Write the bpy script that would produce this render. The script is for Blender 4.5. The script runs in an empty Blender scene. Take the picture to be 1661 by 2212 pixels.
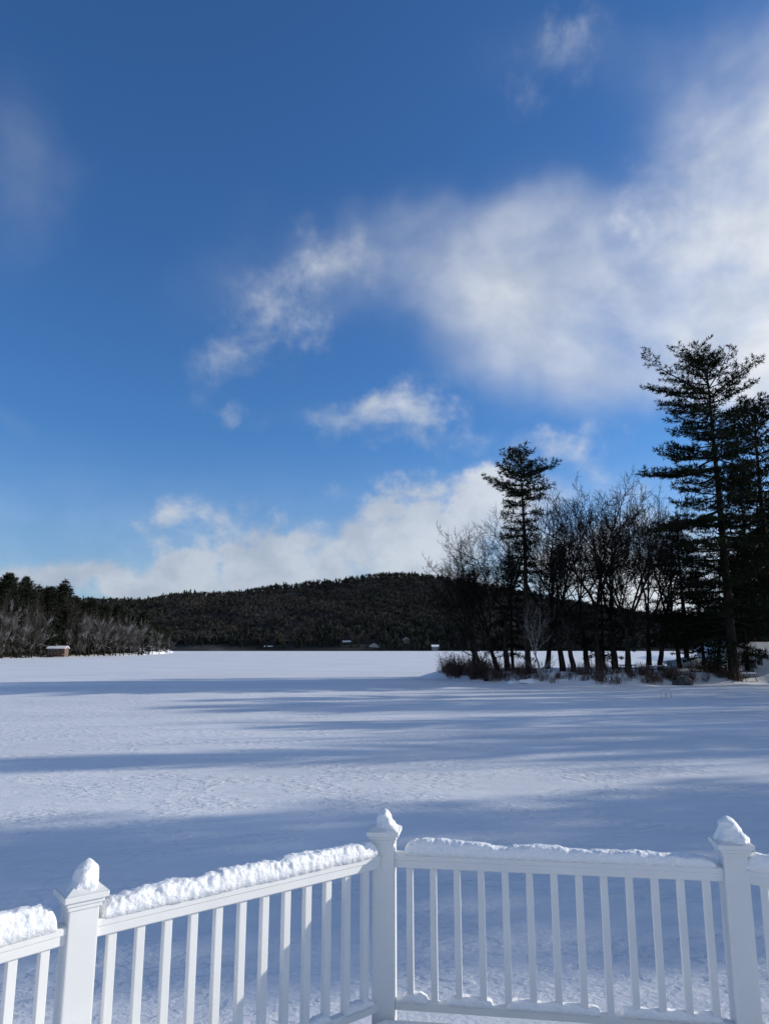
import bpy, bmesh, math, random
import numpy as np
from mathutils import Vector, noise as mnoise
PI=math.pi; R=math.radians
C=bpy.context.scene.collection
random.seed(7); RNG=np.random.default_rng(7)

# ---------------------------------------------------------------- calibration
CAMZ=3.8; PITCH=R(10.85); FP=1534.0; CX,CY=830.5,1106.0
SUN_AZ=12.0; SUN_EL=17.0
def ray(x,y):
    dx=x-CX; dy=y-CY
    return dx, FP*math.cos(PITCH)+dy*math.sin(PITCH), FP*math.sin(PITCH)-dy*math.cos(PITCH)
def P(x,y,d):
    a,f,u=ray(x,y); return Vector((a*d/f, d, CAMZ+u*d/f))
def azel(x,y):
    a,f,u=ray(x,y); n=math.sqrt(a*a+f*f+u*u); return math.atan2(a,f), math.asin(u/n)

# ---------------------------------------------------------------- node helpers
def new_mat(name):
    m=bpy.data.materials.new(name); m.use_nodes=True
    nt=m.node_tree; return m,nt,nt.nodes['Principled BSDF']
def noise_mat(name,c1,c2,scale=5,rough=.8,detail=4,bump=0,bscale=None,bdist=.02,coord='Object',stretch=None,lo=.35,hi=.65,spec=.3,objrand=0):
    m,nt,b=new_mat(name); N=nt.nodes; L=nt.links
    tc=N.new('ShaderNodeTexCoord'); src=tc.outputs[coord]
    if stretch:
        mp=N.new('ShaderNodeMapping'); mp.inputs['Scale'].default_value=stretch; L.new(src,mp.inputs[0]); src=mp.outputs[0]
    n=N.new('ShaderNodeTexNoise'); n.inputs['Scale'].default_value=scale; n.inputs['Detail'].default_value=detail; L.new(src,n.inputs['Vector'])
    r=N.new('ShaderNodeMapRange'); r.inputs[1].default_value=lo; r.inputs[2].default_value=hi; L.new(n.outputs['Fac'],r.inputs[0])
    mx=N.new('ShaderNodeMix'); mx.data_type='RGBA'; L.new(r.outputs[0],mx.inputs[0]); mx.inputs[6].default_value=(*c1,1); mx.inputs[7].default_value=(*c2,1)
    L.new(mx.outputs[2],b.inputs['Base Color']); b.inputs['Roughness'].default_value=rough; b.inputs['Specular IOR Level'].default_value=spec
    if bump:
        n2=N.new('ShaderNodeTexNoise'); n2.inputs['Scale'].default_value=bscale or scale*3; n2.inputs['Detail'].default_value=6; L.new(src,n2.inputs['Vector'])
        bp=N.new('ShaderNodeBump'); bp.inputs['Strength'].default_value=bump; bp.inputs['Distance'].default_value=bdist; L.new(n2.outputs['Fac'],bp.inputs['Height']); L.new(bp.outputs[0],b.inputs['Normal'])
    return m
M={}
M['bark']=noise_mat('bark',(.018,.015,.013),(.045,.037,.031),4,.95,6,.6,12,.03,stretch=(1,1,.25),spec=.03)
M['twig']=noise_mat('twig',(.012,.010,.009),(.028,.023,.019),1.5,1,2,spec=.02)
M['birch']=noise_mat('birch_bark',(.30,.28,.26),(.12,.105,.09),2,.8,2,stretch=(1,1,3))
M['frost_twig']=noise_mat('frosted_twig',(.055,.050,.046),(.34,.34,.36),.30,.9,3,lo=.46,hi=.66,spec=.05)
M['shore_twig']=noise_mat('shore_twig',(.035,.030,.026),(.085,.075,.066),.4,.95,3,spec=.03)
M['pine']=noise_mat('pine_needles',(.008,.012,.007),(.020,.029,.014),.6,.95,2,spec=.03)
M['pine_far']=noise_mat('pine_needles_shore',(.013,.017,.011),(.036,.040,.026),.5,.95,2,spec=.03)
M['hill_conifer']=noise_mat('hill_conifer_needles',(.014,.020,.015),(.027,.033,.025),.03,1,3,spec=0)
M['hill_bare']=noise_mat('hill_bare_twigs',(.034,.033,.030),(.066,.060,.053),.012,1,5,spec=0)
M['brush']=noise_mat('brush_twigs',(.05,.032,.026),(.14,.082,.058),.8,.9,2)
M['brown_wood']=noise_mat('brown_wood',(.10,.075,.055),(.16,.12,.09),6,.8,stretch=(1,1,6))
M['dark_wood']=noise_mat('dark_wood',(.04,.03,.024),(.08,.06,.045),6,.8)
M['grey_wood']=noise_mat('grey_wood',(.12,.11,.10),(.2,.18,.16),6,.8)
M['red_wall']=noise_mat('tan_wall',(.11,.075,.055),(.15,.105,.08),2,.8)
M['white_wall']=noise_mat('white_wall',(.50,.52,.54),(.6,.61,.62),2,.7)
M['grey_wall']=noise_mat('grey_wall',(.40,.42,.44),(.48,.49,.50),2,.7,stretch=(1,1,8))
M['far_wall']=noise_mat('far_wall',(.20,.20,.21),(.28,.28,.29),2,.8)
M['glass']=noise_mat('window_glass',(.02,.025,.03),(.05,.06,.07),1,.15,spec=.6)
M['metal']=noise_mat('ladder_metal',(.45,.47,.5),(.55,.57,.6),8,.35); M['metal'].node_tree.nodes['Principled BSDF'].inputs['Metallic'].default_value=.9
M['rock']=noise_mat('rock',(.04,.037,.034),(.11,.10,.095),2,.9,6,.8,4,.1)
M['snow']=noise_mat('land_snow',(.75,.765,.79),(.84,.85,.865),.4,.75,6,.7,1.3,.12)
M['vinyl']=noise_mat('white_vinyl',(.735,.73,.715),(.79,.785,.765),3,.38,5,.08,60,.002,spec=.4)
M['deck']=noise_mat('deck_boards',(.3,.29,.28),(.4,.38,.36),5,.7,stretch=(1,8,1))
def snow_close():
    m,nt,b=new_mat('fresh_snow'); N=nt.nodes; L=nt.links
    tc=N.new('ShaderNodeTexCoord')
    b.inputs['Base Color'].default_value=(.89,.895,.905,1); b.inputs['Roughness'].default_value=.6
    b.inputs['Subsurface Weight'].default_value=.25; b.inputs['Subsurface Radius'].default_value=(.02,.025,.035); b.inputs['Subsurface Scale'].default_value=.4
    n=N.new('ShaderNodeTexNoise'); n.inputs['Scale'].default_value=38; n.inputs['Detail'].default_value=6; L.new(tc.outputs['Object'],n.inputs['Vector'])
    n2=N.new('ShaderNodeTexNoise'); n2.inputs['Scale'].default_value=240; n2.inputs['Detail'].default_value=3; L.new(tc.outputs['Object'],n2.inputs['Vector'])
    a=N.new('ShaderNodeMath'); a.operation='MULTIPLY_ADD'; a.inputs[1].default_value=.3; L.new(n2.outputs['Fac'],a.inputs[0]); L.new(n.outputs['Fac'],a.inputs[2])
    bp=N.new('ShaderNodeBump'); bp.inputs['Strength'].default_value=.85; bp.inputs['Distance'].default_value=.013; L.new(a.outputs[0],bp.inputs['Height']); L.new(bp.outputs[0],b.inputs['Normal'])
    return m
M['snow_close']=snow_close()
def lake_mat():
    m,nt,b=new_mat('lake_snow'); N=nt.nodes; L=nt.links
    tc=N.new('ShaderNodeTexCoord'); O=tc.outputs['Object']
    def ns(scale,st,det=5,rot=0,dist=0):
        mp=N.new('ShaderNodeMapping'); mp.inputs['Scale'].default_value=st; mp.inputs['Rotation'].default_value=(0,0,rot); L.new(O,mp.inputs[0])
        n=N.new('ShaderNodeTexNoise'); n.noise_dimensions='2D'; n.inputs['Scale'].default_value=scale; n.inputs['Detail'].default_value=det; n.inputs['Distortion'].default_value=dist; L.new(mp.outputs[0],n.inputs['Vector']); return n.outputs['Fac']
    big=ns(.06,(1,2.5,1),4)
    rip=ns(2.6,(1,1.7,1),7,R(25),.15); fine=ns(14,(1,1.5,1),4,R(20)); drift=ns(.5,(.5,2,1),4,R(8))
    r=N.new('ShaderNodeMapRange'); r.inputs[1].default_value=.3; r.inputs[2].default_value=.7; L.new(big,r.inputs[0])
    mx=N.new('ShaderNodeMix'); mx.data_type='RGBA'; L.new(r.outputs[0],mx.inputs[0]); mx.inputs[6].default_value=(.69,.705,.725,1); mx.inputs[7].default_value=(.79,.80,.815,1)
    L.new(mx.outputs[2],b.inputs['Base Color']); b.inputs['Roughness'].default_value=.7; b.inputs['Specular IOR Level'].default_value=.2
    rr=N.new('ShaderNodeMapRange'); rr.inputs[1].default_value=.44; rr.inputs[2].default_value=.62; L.new(rip,rr.inputs[0])
    pm=ns(.35,(1,1.6,1),3,.4); pr=N.new('ShaderNodeMapRange'); pr.inputs[1].default_value=.36; pr.inputs[2].default_value=.62; L.new(pm,pr.inputs[0])
    mul=N.new('ShaderNodeMath'); mul.operation='MULTIPLY'; L.new(rr.outputs[0],mul.inputs[0]); L.new(pr.outputs[0],mul.inputs[1])
    b1=N.new('ShaderNodeBump'); b1.inputs['Strength'].default_value=.45; b1.inputs['Distance'].default_value=.2; L.new(drift,b1.inputs['Height'])
    b2=N.new('ShaderNodeBump'); b2.inputs['Strength'].default_value=.65; b2.inputs['Distance'].default_value=.035; L.new(mul.outputs[0],b2.inputs['Height']); L.new(b1.outputs[0],b2.inputs['Normal'])
    b3=N.new('ShaderNodeBump'); b3.inputs['Strength'].default_value=.45; b3.inputs['Distance'].default_value=.022; L.new(fine,b3.inputs['Height']); L.new(b2.outputs[0],b3.inputs['Normal'])
    L.new(b3.outputs[0],b.inputs['Normal'])
    return m
M['lake']=lake_mat()
def hill_mat():
    m,nt,b=new_mat('hill_ground'); N=nt.nodes; L=nt.links
    tc=N.new('ShaderNodeTexCoord'); n=N.new('ShaderNodeTexNoise'); n.inputs['Scale'].default_value=.012; n.inputs['Detail'].default_value=8; L.new(tc.outputs['Object'],n.inputs['Vector'])
    r=N.new('ShaderNodeValToRGB'); e=r.color_ramp.elements; e[0].position=.35; e[0].color=(.035,.033,.031,1); e[1].position=.80; e[1].color=(.18,.18,.20,1)
    k=e.new(.62); k.color=(.055,.052,.050,1); L.new(n.outputs['Fac'],r.inputs[0]); L.new(r.outputs[0],b.inputs['Base Color']); b.inputs['Roughness'].default_value=1; b.inputs['Specular IOR Level'].default_value=0
    return m
M['hill']=hill_mat()

# ---------------------------------------------------------------- object helpers
def mesh_obj(name,V,F,mat,parent=None,smooth=False):
    me=bpy.data.meshes.new(name)
    if isinstance(V,np.ndarray): V=V.tolist()
    if isinstance(F,np.ndarray): F=F.tolist()
    me.from_pydata(V,[],F); me.update()
    if mat: me.materials.append(mat)
    if smooth: me.polygons.foreach_set('use_smooth',[True]*len(me.polygons))
    o=bpy.data.objects.new(name,me); C.objects.link(o); o.parent=parent; return o
def bm_obj(name,bm,mat,parent=None,smooth=False):
    me=bpy.data.meshes.new(name); bm.to_mesh(me); bm.free(); me.materials.append(mat)
    if smooth: me.polygons.foreach_set('use_smooth',[True]*len(me.polygons))
    o=bpy.data.objects.new(name,me); C.objects.link(o); o.parent=parent; return o
def tag(o,label=None,cat=None,group=None,kind=None):
    if label:o['label']=label
    if cat:o['category']=cat
    if group:o['group']=group
    if kind:o['kind']=kind
    return o
def empty(name,loc,label,cat,group=None,rz=0):
    o=bpy.data.objects.new(name,None); C.objects.link(o); o.location=loc; o.rotation_euler=(0,0,rz); o.empty_display_size=.2
    return tag(o,label,cat,group)
def copy_tree(root,loc,rz=0,sc=(1,1,1),label=None,group=None,mats=None,tilt=(0,0)):
    r=root.copy(); C.objects.link(r); r.location=loc; r.rotation_euler=(tilt[0],tilt[1],rz); r.scale=sc
    if label:r['label']=label
    if group:r['group']=group
    for ch in list(root.children):
        c=ch.copy(); C.objects.link(c); c.parent=r
    return r
def box(bm,x0,x1,y0,y1,z0,z1,rot=0,org=(0,0),bev=0):
    co=[(x0,y0,z0),(x1,y0,z0),(x1,y1,z0),(x0,y1,z0),(x0,y0,z1),(x1,y0,z1),(x1,y1,z1),(x0,y1,z1)]
    c,s=math.cos(rot),math.sin(rot)
    vs=[bm.verts.new((org[0]+x*c-y*s,org[1]+x*s+y*c,z)) for x,y,z in co]
    fs=[bm.faces.new([vs[i] for i in f]) for f in ((0,3,2,1),(4,5,6,7),(0,1,5,4),(1,2,6,5),(2,3,7,6),(3,0,4,7))]
    if bev:
        es=set(e for f in fs for e in f.edges); bmesh.ops.bevel(bm,geom=list(es),offset=bev,segments=2,affect='EDGES',profile=.7)
class TB:
    def __init__(s): s.V=[];s.F=[]
    def tube(s,pts,rads,k=6,cap=False):
        n0=len(s.V); m=len(pts); up=Vector((0,0,1))
        for i,p in enumerate(pts):
            d=(pts[min(i+1,m-1)]-pts[max(i-1,0)])
            if d.length<1e-6: d=Vector((0,0,1))
            d.normalize(); a=d.cross(up if abs(d.z)<.9 else Vector((1,0,0))); a.normalize(); b=d.cross(a)
            for j in range(k):
                t=2*PI*j/k; q=p+(a*math.cos(t)+b*math.sin(t))*rads[i]; s.V.append((q.x,q.y,q.z))
        for i in range(m-1):
            for j in range(k):
                a0=n0+i*k+j; a1=n0+i*k+(j+1)%k; s.F.append((a0,a1,a1+k,a0+k))
        if cap: s.F.append(tuple(n0+(m-1)*k+j for j in range(k)))
    def obj(s,name,mat,parent=None,smooth=True): return mesh_obj(name,s.V,s.F,mat,parent,smooth)

# ---------------------------------------------------------------- tree generators
def rv(rnd): return Vector((rnd.gauss(0,1),rnd.gauss(0,1),rnd.gauss(0,1)))
def bare_tree(seed,H,lean=(0,0),forks=3,low=.3,spread=.55,density=1.0,mat='twig',tmat='bark',minr=.022,limb=.38,maxd=5):
    rnd=random.Random(seed); T=TB(); B=TB()
    def grow(p,d,L,r,dep,tb):
        n=max(3,int(6-dep*.6)); pts=[p.copy()]; rads=[r]; q=p.copy(); dd=d.copy()
        for i in range(n):
            dd=(dd+rv(rnd)*(.08+.03*dep)+Vector((0,0,.07 if dep<4 else .02))).normalized()
            q=q+dd*(L/n); pts.append(q.copy()); rads.append(max(minr*.6,r*(1-.58*(i+1)/n)))
        tb.tube(pts,rads,8 if dep==0 else (5 if dep<3 else 3))
        return pts,rads,dd
    def rec(p,d,L,r,dep):
        tb=T if dep==0 else B
        pts,rads,dd=grow(p,d,L,r,dep,tb)
        if dep>=maxd: return
        nc=[0,5.4,5.4,4.6,3.6][dep] if dep>0 else 0
        nc=max(2,int(nc*density+rnd.random()))
        if dep==0:
            for k in range(forks):
                az=2*PI*(k+rnd.random()*.5)/forks; s=spread*(.45+.65*rnd.random())
                rec(pts[-1]-Vector((0,0,.1)),(dd+Vector((math.cos(az)*s,math.sin(az)*s,.2))).normalized(),H*(limb+.1*rnd.random()),rads[-1]*.9,1)
            for k in range(3):
                i=rnd.randint(max(1,len(pts)-4),len(pts)-2); az=rnd.random()*6.28
                rec(pts[i],Vector((math.cos(az),math.sin(az),.45)).normalized(),H*(.14+.12*rnd.random()),rads[i]*.35,2)
            return
        for k in range(nc):
            t=.2+.78*(k+rnd.random()*.8)/nc; f=min(t,.999)*(len(pts)-1); i=int(f); q=pts[i].lerp(pts[i+1],f-i); rr=rads[i]
            side=rv(rnd); side.z*=.6; side=(side-dd*side.dot(dd)).normalized()
            nd=(dd*(.65+.25*rnd.random())+side*(.78)+Vector((0,0,.14))).normalized()
            rec(q,nd,L*(.40+.30*rnd.random())*(1.15-.5*t),max(minr,rr*.55),dep+1)
        rec(pts[-1],(dd+rv(rnd)*.2).normalized(),L*.5,max(minr,rads[-1]),dep+1)
    tl=H*low
    r0=H*.0145+.05
    rec(Vector((0,0,-.4)),Vector((lean[0],lean[1],1)).normalized(),tl+.4,r0*1.25,0)
    root=empty('bare_tree',(0,0,0),'leafless tree','tree')
    T.obj('trunk',M[tmat],root); B.obj('crown',M[mat],root)
    root['topz']=max(v[2] for v in B.V); return root
def blades(Cn,A,n,L,w,seed):
    rg=np.random.default_rng(seed)
    Cn=np.repeat(Cn,n,0); A=np.repeat(A,n,0)
    d=A*.7+rg.normal(size=Cn.shape)*.62; d/=np.linalg.norm(d,axis=1,keepdims=True)
    s=np.cross(d,rg.normal(size=Cn.shape)); s/=np.linalg.norm(s,axis=1,keepdims=True)
    LL=(L*(.6+.7*rg.random(len(Cn))))[:,None]; ww=w
    V=np.stack([Cn-s*ww*.6,Cn+d*LL,Cn+d*LL*.4+s*ww*.9],1).reshape(-1,3)
    F=np.arange(len(V)).reshape(-1,3); return V,F
def interp(tab,t):
    for (a,b),(c,d) in zip(tab,tab[1:]):
        if t<=c: return b+(d-b)*max(0,(t-a))/(c-a)
    return tab[-1][1]
def pine_tree(seed,H,left,right,base_t,whorl=1.1,nb=5,r0=.4,name='pine_tree',upturn=.35,elev=((0,-.1),(.5,.15),(.85,.5),(1,1.1)),tuft=.42,step=.34,mat='pine',sec=.55,nbl=9,wander=.05,skip=.12,sway=(0,0),wd=.05,jit=(.66,.42),inner=.22):
    rnd=random.Random(seed); T=TB(); B=TB(); Cs=[];As=[]
    npt=14; tp=[];tr=[]
    for i in range(npt+1):
        t=i/npt; tp.append(Vector((sway[0]*t*t+math.sin(t*7+seed)*wander*H*.1,sway[1]*t*t+math.cos(t*5+seed)*wander*H*.1,t*H-(.5 if i==0 else 0)))); tr.append(r0*(1-t)**.8*(1.2 if i==0 else 1)+.03)
    T.tube(tp,tr,9)
    def trunk(t):
        f=min(t,.999)*npt; i=int(f); return tp[i].lerp(tp[i+1],f-i)
    z=base_t*H
    while z<H*.985:
        t=z/H; ph=rnd.random()*6.28
        for k in range(nb):
            if rnd.random()<skip: continue
            az=ph+2*PI*k/nb+rnd.gauss(0,.25); cx=math.cos(az)
            rl=interp(left,t); rr=interp(right,t); reach=(rl*(1-cx)/2+rr*(1+cx)/2)*(jit[0]+jit[1]*rnd.random())
            if reach<.3: continue
            el=interp(elev,t)+rnd.gauss(0,.09); p=trunk(t); n=6; pts=[p.copy()]; d=Vector((math.cos(az)*math.cos(el),math.sin(az)*math.cos(el),math.sin(el)))
            q=p.copy(); dd=d.copy()
            for i in range(n):
                dd=(dd+Vector((0,0,upturn*(i/n-.25)*.4))+rv(rnd)*.06).normalized(); q=q+dd*reach/n; pts.append(q.copy())
            br=.035+reach*.013; B.tube(pts,[br*(1-i/(n+.6)) for i in range(n+1)],4)
            s=reach*inner+rnd.random()*.3; sg=1
            while s<reach:
                f=s/reach*n; i=min(int(f),n-1); q0=pts[i].lerp(pts[i+1],f-i); dl=(pts[i+1]-pts[i]).normalized()
                sd=dl.cross(Vector((0,0,1))).normalized()*sg; sg=-sg
                sl=(sec*(.35+.65*math.sin(PI*min(1,.25+.7*s/reach)))*(.6+.7*rnd.random()))*min(2.6,.5+reach*.28)
                sd2=(sd*.8+dl*.65+Vector((0,0,.12+rnd.gauss(0,.16)))).normalized()
                e=q0+sd2*sl; B.tube([q0,e],[.022,.01],3)
                a=sl*.25
                while a<=sl+.01:
                    c=q0+sd2*a; Cs.append(c+rv(rnd)*.05); As.append((sd2*.7+Vector((0,0,.55))).normalized()); a+=step*(.7+.5*rnd.random())
                s+=step*1.15*(.7+.6*rnd.random())
            Cs.append(pts[-1]); As.append(dd)
        z+=whorl*(.7+.6*rnd.random())*(1 if t<.8 else .6)
    Cs.append(tp[-1]); As.append(Vector((0,0,1)))
    V,F=blades(np.array([tuple(c) for c in Cs]),np.array([tuple(c) for c in As]),nbl,tuft,wd,seed)
    root=empty(name,(0,0,0),'pine','pine tree'); T.obj('trunk',M['bark'],root)
    nv=len(B.V); nf=len(B.F)
    cr=mesh_obj('crown',B.V+V.tolist(),B.F+(F+nv).tolist(),M['bark'],root); cr.data.materials.append(M[mat])
    cr.data.polygons.foreach_set('material_index',[0]*nf+[1]*len(F))
    root['topz']=float(V[:,2].max()); return root

# ---------------------------------------------------------------- right shore land
POLY=[(3.5,97),(5.5,92.5),(9.5,86),(14,79.5),(21,74.5),(28,75),(34,77.5),(41,78),(45,71),(47,60),(48,45),(49,30),(47,16),(40,2),(25,-6),(5,-8),(-15,-8),(-40,-16),(-70,-60),(260,-60),(260,300),(100,290),(70,180),(58,140),(47,119),(36,108),(22,105),(9,102)]
PA=np.array(POLY,float)
def sdist(X,Y):
    d=np.full(X.shape,1e9); ins=np.zeros(X.shape,bool); n=len(PA)
    for i in range(n):
        a=PA[i]; b=PA[(i+1)%n]; e=b-a; t=np.clip(((X-a[0])*e[0]+(Y-a[1])*e[1])/(e@e),0,1)
        d=np.minimum(d,np.hypot(X-a[0]-t*e[0],Y-a[1]-t*e[1]))
        c=((a[1]>Y)!=(b[1]>Y)); 
        with np.errstate(all='ignore'): xi=(b[0]-a[0])*(Y-a[1])/((b[1]-a[1]) if b[1]!=a[1] else 1e-9)+a[0]
        ins^=(c&(X<xi))
    return np.where(ins,d,-d)
def wob(X,Y,s=1.0): return np.sin(X*1.3*s+Y*.7*s)*.5+np.sin(X*.53*s-Y*1.1*s+2)*.6+np.sin(X*2.9*s+Y*2.3*s+1)*.25
def land_h(X,Y):
    X=np.asarray(X,float);Y=np.asarray(Y,float); d=sdist(X,Y)+wob(X,Y,.5)*.5
    t=np.clip(d/5.0,-.3,1); h=np.where(t>0,(t*t*(3-2*t)),t)*1.15
    h=h+np.clip(d-5,0,60)*.012
    return h+np.clip(d,0,2)*.05*wob(X,Y,.8)
def lh(x,y): return float(land_h(np.array([x]),np.array([y]))[0])
def grid_obj(name,xs,ys,hf,mat,keep=None):
    X,Y=np.meshgrid(xs,ys); Z=hf(X,Y); nx=len(xs); V=np.stack([X,Y,Z],-1).reshape(-1,3)
    i=np.arange((len(ys)-1)*(nx-1)); r=i//(nx-1); c=i%(nx-1); a=r*nx+c; F=np.stack([a,a+1,a+1+nx,a+nx],1)
    if keep is not None:
        F=F[(V[F][:,:,2].max(1)>keep)]
    return mesh_obj(name,V,F,mat,None,True)
tag(grid_obj('ground',np.concatenate([np.arange(-70,0,2.5),np.arange(0,60,.6),np.arange(60,262,3)]),np.concatenate([np.arange(-60,66,2.5),np.arange(66,122,.6),np.arange(122,302,4)]),land_h,M['snow'],-.25),kind='structure')
o=mesh_obj('lake',[(-9000,-3000,0),(9000,-3000,0),(9000,9000,0),(-9000,9000,0)],[(0,1,2,3)],M['lake']); tag(o,kind='structure')

# ---------------------------------------------------------------- hills
RIDGE=[(-900,1330),(-300,1322),(0,1308),(200,1300),(300,1298),(400,1284),(500,1279),(560,1272),(650,1264),(720,1257),(800,1248),(860,1242),(920,1243),(970,1249),(1050,1263),(1150,1282),(1250,1304),(1400,1330),(1661,1342),(2400,1340),(3200,1350)]
RX=np.array([r[0] for r in RIDGE],float); RYv=np.array([1399-r[1] for r in RIDGE],float)
D0=955.;D1=1600.
def hill_h(X,Y):
    px=CX+X/Y*1560; rid=np.interp(px,RX,RYv)*D1/1560
    t=np.clip((Y-D0-12*np.sin(X*.01)-8*np.sin(X*.031))/(D1-D0),-.01,2.2)
    prof=np.where(t<1,np.clip(t,0,1)**.85*(1-.12*np.sin(np.clip(t,0,1)*PI*1.0)),1-.35*(t-1))
    f=np.clip(t*6,0,1)
    return rid*prof*1.0+f*(6*np.sin(X*.011+Y*.013)+4*np.sin(X*.027-Y*.019)+2.5*np.sin(X*.06+Y*.05))*np.clip(1.3-t,0.1,1)+1.2*(t>0)-1.0*(t<=0)
xs=np.arange(-3200,3400,22.); ys=np.concatenate([np.arange(935,1010,8.),np.arange(1010,2700,22.)])
tag(grid_obj('hills',xs,ys,hill_h,M['hill']),kind='structure')
def scatter_forest(name,n,conif,seed,mat,dmin=962,dmax=1720,pxr=(-350,2050),hr=(13,21),pred=None,hmul=None):
    rg=np.random.default_rng(seed)
    t=rg.random(n)**1.1; Y=dmin+(dmax-dmin)*t; px=pxr[0]+(pxr[1]-pxr[0])*rg.random(n); X=(px-CX)/1560*Y
    k=np.ones(n,bool)
    if pred is not None: k&=pred(X,Y,rg)
    for hx in (582,748,808,877,939): k&=~((np.abs(px-hx)<11)&(Y<(1000 if hx in(877,748) else 985)))
    X=X[k];Y=Y[k]
    n=len(X); Z=hill_h(X,Y)-.5; H=hr[0]+(hr[1]-hr[0])*rg.random(n)
    if conif:
        tiers=4; s=6; V=[]
        for k in range(tiers):
            zb=.12+.22*k; zt=zb+.36 if k<tiers-1 else 1.0; w=.24*(1-k/tiers*.75)
            ang=np.arange(s)*2*PI/s+k*.5
            rr=w*(.5+.9*rg.random((n,s)))
            ring=np.stack([np.cos(ang)*rr,np.sin(ang)*rr,zb+.07*rg.normal(size=(n,s))],-1)
            apex=np.zeros((n,1,3)); apex[:,0,2]=zt
            V.append(np.concatenate([ring,apex],1))
        per=(s+1)*tiers; VV=np.concatenate(V,1)
        base=[]
        for k in range(tiers):
            for j in range(s): base.append((k*(s+1)+j,k*(s+1)+(j+1)%s,k*(s+1)+s))
    else:
        s=22; d=rg.normal(size=(n,s,3)); d[:,:,2]=np.abs(d[:,:,2])*1.1+.7; d/=np.linalg.norm(d,axis=2,keepdims=True)
        st=np.zeros((n,s,3)); st[:,:,2]=.2+.3*rg.random((n,s)); L=(.35+.3*rg.random((n,s,1)))
        sd=np.cross(d,rg.normal(size=d.shape)); sd/=np.linalg.norm(sd,axis=2,keepdims=True)
        tip=st+d*L; a=st+d*L*.35-sd*.04; b=st+d*L*.6+sd*.045
        VV=np.stack([st,a,tip,b],2).reshape(n,s*4,3)
        tr=np.array([[-.02,0,0],[.02,0,0],[0,0,.8]]); VV=np.concatenate([VV,np.repeat(tr[None],n,0)],1); per=s*4+3
        bq=[(4*j,4*j+1,4*j+2,4*j+3) for j in range(s)]
    VV=VV*H[:,None,None]; VV[:,:,0]+=X[:,None]; VV[:,:,1]+=Y[:,None]; VV[:,:,2]+=Z[:,None]
    V=VV.reshape(-1,3)
    if conif: F=(np.array(base)[None]+(np.arange(n)*per)[:,None,None]).reshape(-1,3).tolist()
    else:
        F=(np.array(bq)[None]+(np.arange(n)*per)[:,None,None]).reshape(-1,4).tolist()+(np.array([[s*4,s*4+1,s*4+2]])[None]+(np.arange(n)*per)[:,None,None]).reshape(-1,3).tolist()
    return mesh_obj(name,V,F,mat)
def pc(X,Y,rg):
    k=np.sin(X*.012+1)+np.sin(Y*.02+X*.006)+rg.normal(size=len(X))*.5; t=(Y-D0)/(D1-D0)
    return (k>1.4)|((t>.88)&(rg.random(len(X))<.35))|((t<.12)&(rg.random(len(X))<.7))
tag(scatter_forest('conifer_forest',12000,True,3,M['hill_conifer'],pred=pc,hr=(8,17)),'dark evergreen trees massed over the far wooded hill','forest',kind='stuff')
tag(scatter_forest('bare_forest',18000,False,4,M['hill_bare'],hr=(10,15)),'brown leafless woods covering the slope of the far hill','forest',kind='stuff')

# ---------------------------------------------------------------- prototypes
tbig=lambda y:(1440-y)/705
bigL=[(tbig(y),r*.058) for y,r in ((1440,5),(1390,60),(1330,160),(1290,100),(1250,150),(1200,110),(1130,160),(1090,185),(1050,100),(1010,120),(985,255),(965,200),(940,100),(910,80),(870,110),(840,150),(800,150),(770,80),(735,25))]
bigR=[(tbig(y),r*.058) for y,r in ((1440,5),(1390,80),(1330,120),(1250,100),(1130,120),(1060,90),(985,115),(930,90),(900,110),(860,115),(820,105),(795,90),(770,60),(735,25))]
big=pine_tree(11,39,bigL,bigR,.06,whorl=1.0,nb=6,r0=.52,sec=.85,skip=.24,upturn=.45,elev=((0,-.16),(.5,-.04),(.66,.04),(.8,.2),(.92,.5),(1,1.2)),step=.34,nbl=9,tuft=.5,wd=.066,jit=(.58,.5),wander=.016)
midL=[(0,.1),(.35,.4),(.44,3.0),(.48,.9),(.55,1.0),(.61,3.8),(.65,1.6),(.70,3.0),(.74,2.6),(.79,5.0),(.87,4.6),(.94,3.4),(1,1.0)]
midR=[(0,.1),(.35,.4),(.5,2.4),(.55,.8),(.63,2.8),(.68,1.8),(.75,3.6),(.80,3.8),(.87,5.0),(.93,3.4),(1,.8)]
mid=pine_tree(29,27,midL,midR,.4,whorl=.85,nb=6,r0=.32,sec=.8,skip=.15,upturn=.4,elev=((0,-.1),(.6,-.02),(.8,.12),(.92,.5),(1,1.1)),tuft=.46,wd=.060,nbl=9,wander=.04,jit=(.52,.54))
hem=lambda seed,H,w,b=.08,**k: pine_tree(seed,H,[(0,w*.9),(.3,w),(.6,w*.62),(.85,w*.3),(1,.15)],[(0,w*.9),(.3,w*.95),(.6,w*.6),(.85,w*.28),(1,.15)],b,**{**dict(whorl=.8,nb=6,r0=H*.013,sec=.6,upturn=.12,elev=((0,-.25),(.5,-.1),(1,.5)),skip=.2,name='evergreen_tree',step=.40,nbl=8,tuft=.5,wd=.075),**k})
hem1=hem(31,16,3.6,.14); hem2=hem(32,20,4.4,.22)
pine3=pine_tree(41,30,[(0,3),(.3,5),(.6,4.5),(.75,5.2),(.9,3.5),(1,.8)],[(0,3),(.3,5),(.5,4),(.7,5.2),(.88,3.4),(1,.8)],.18,whorl=1.0,nb=6,r0=.4,skip=.15,upturn=.4,elev=((0,-.1),(.6,.05),(1,1.0)),sec=.8,tuft=.52,wd=.075,step=.42,nbl=8)
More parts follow.
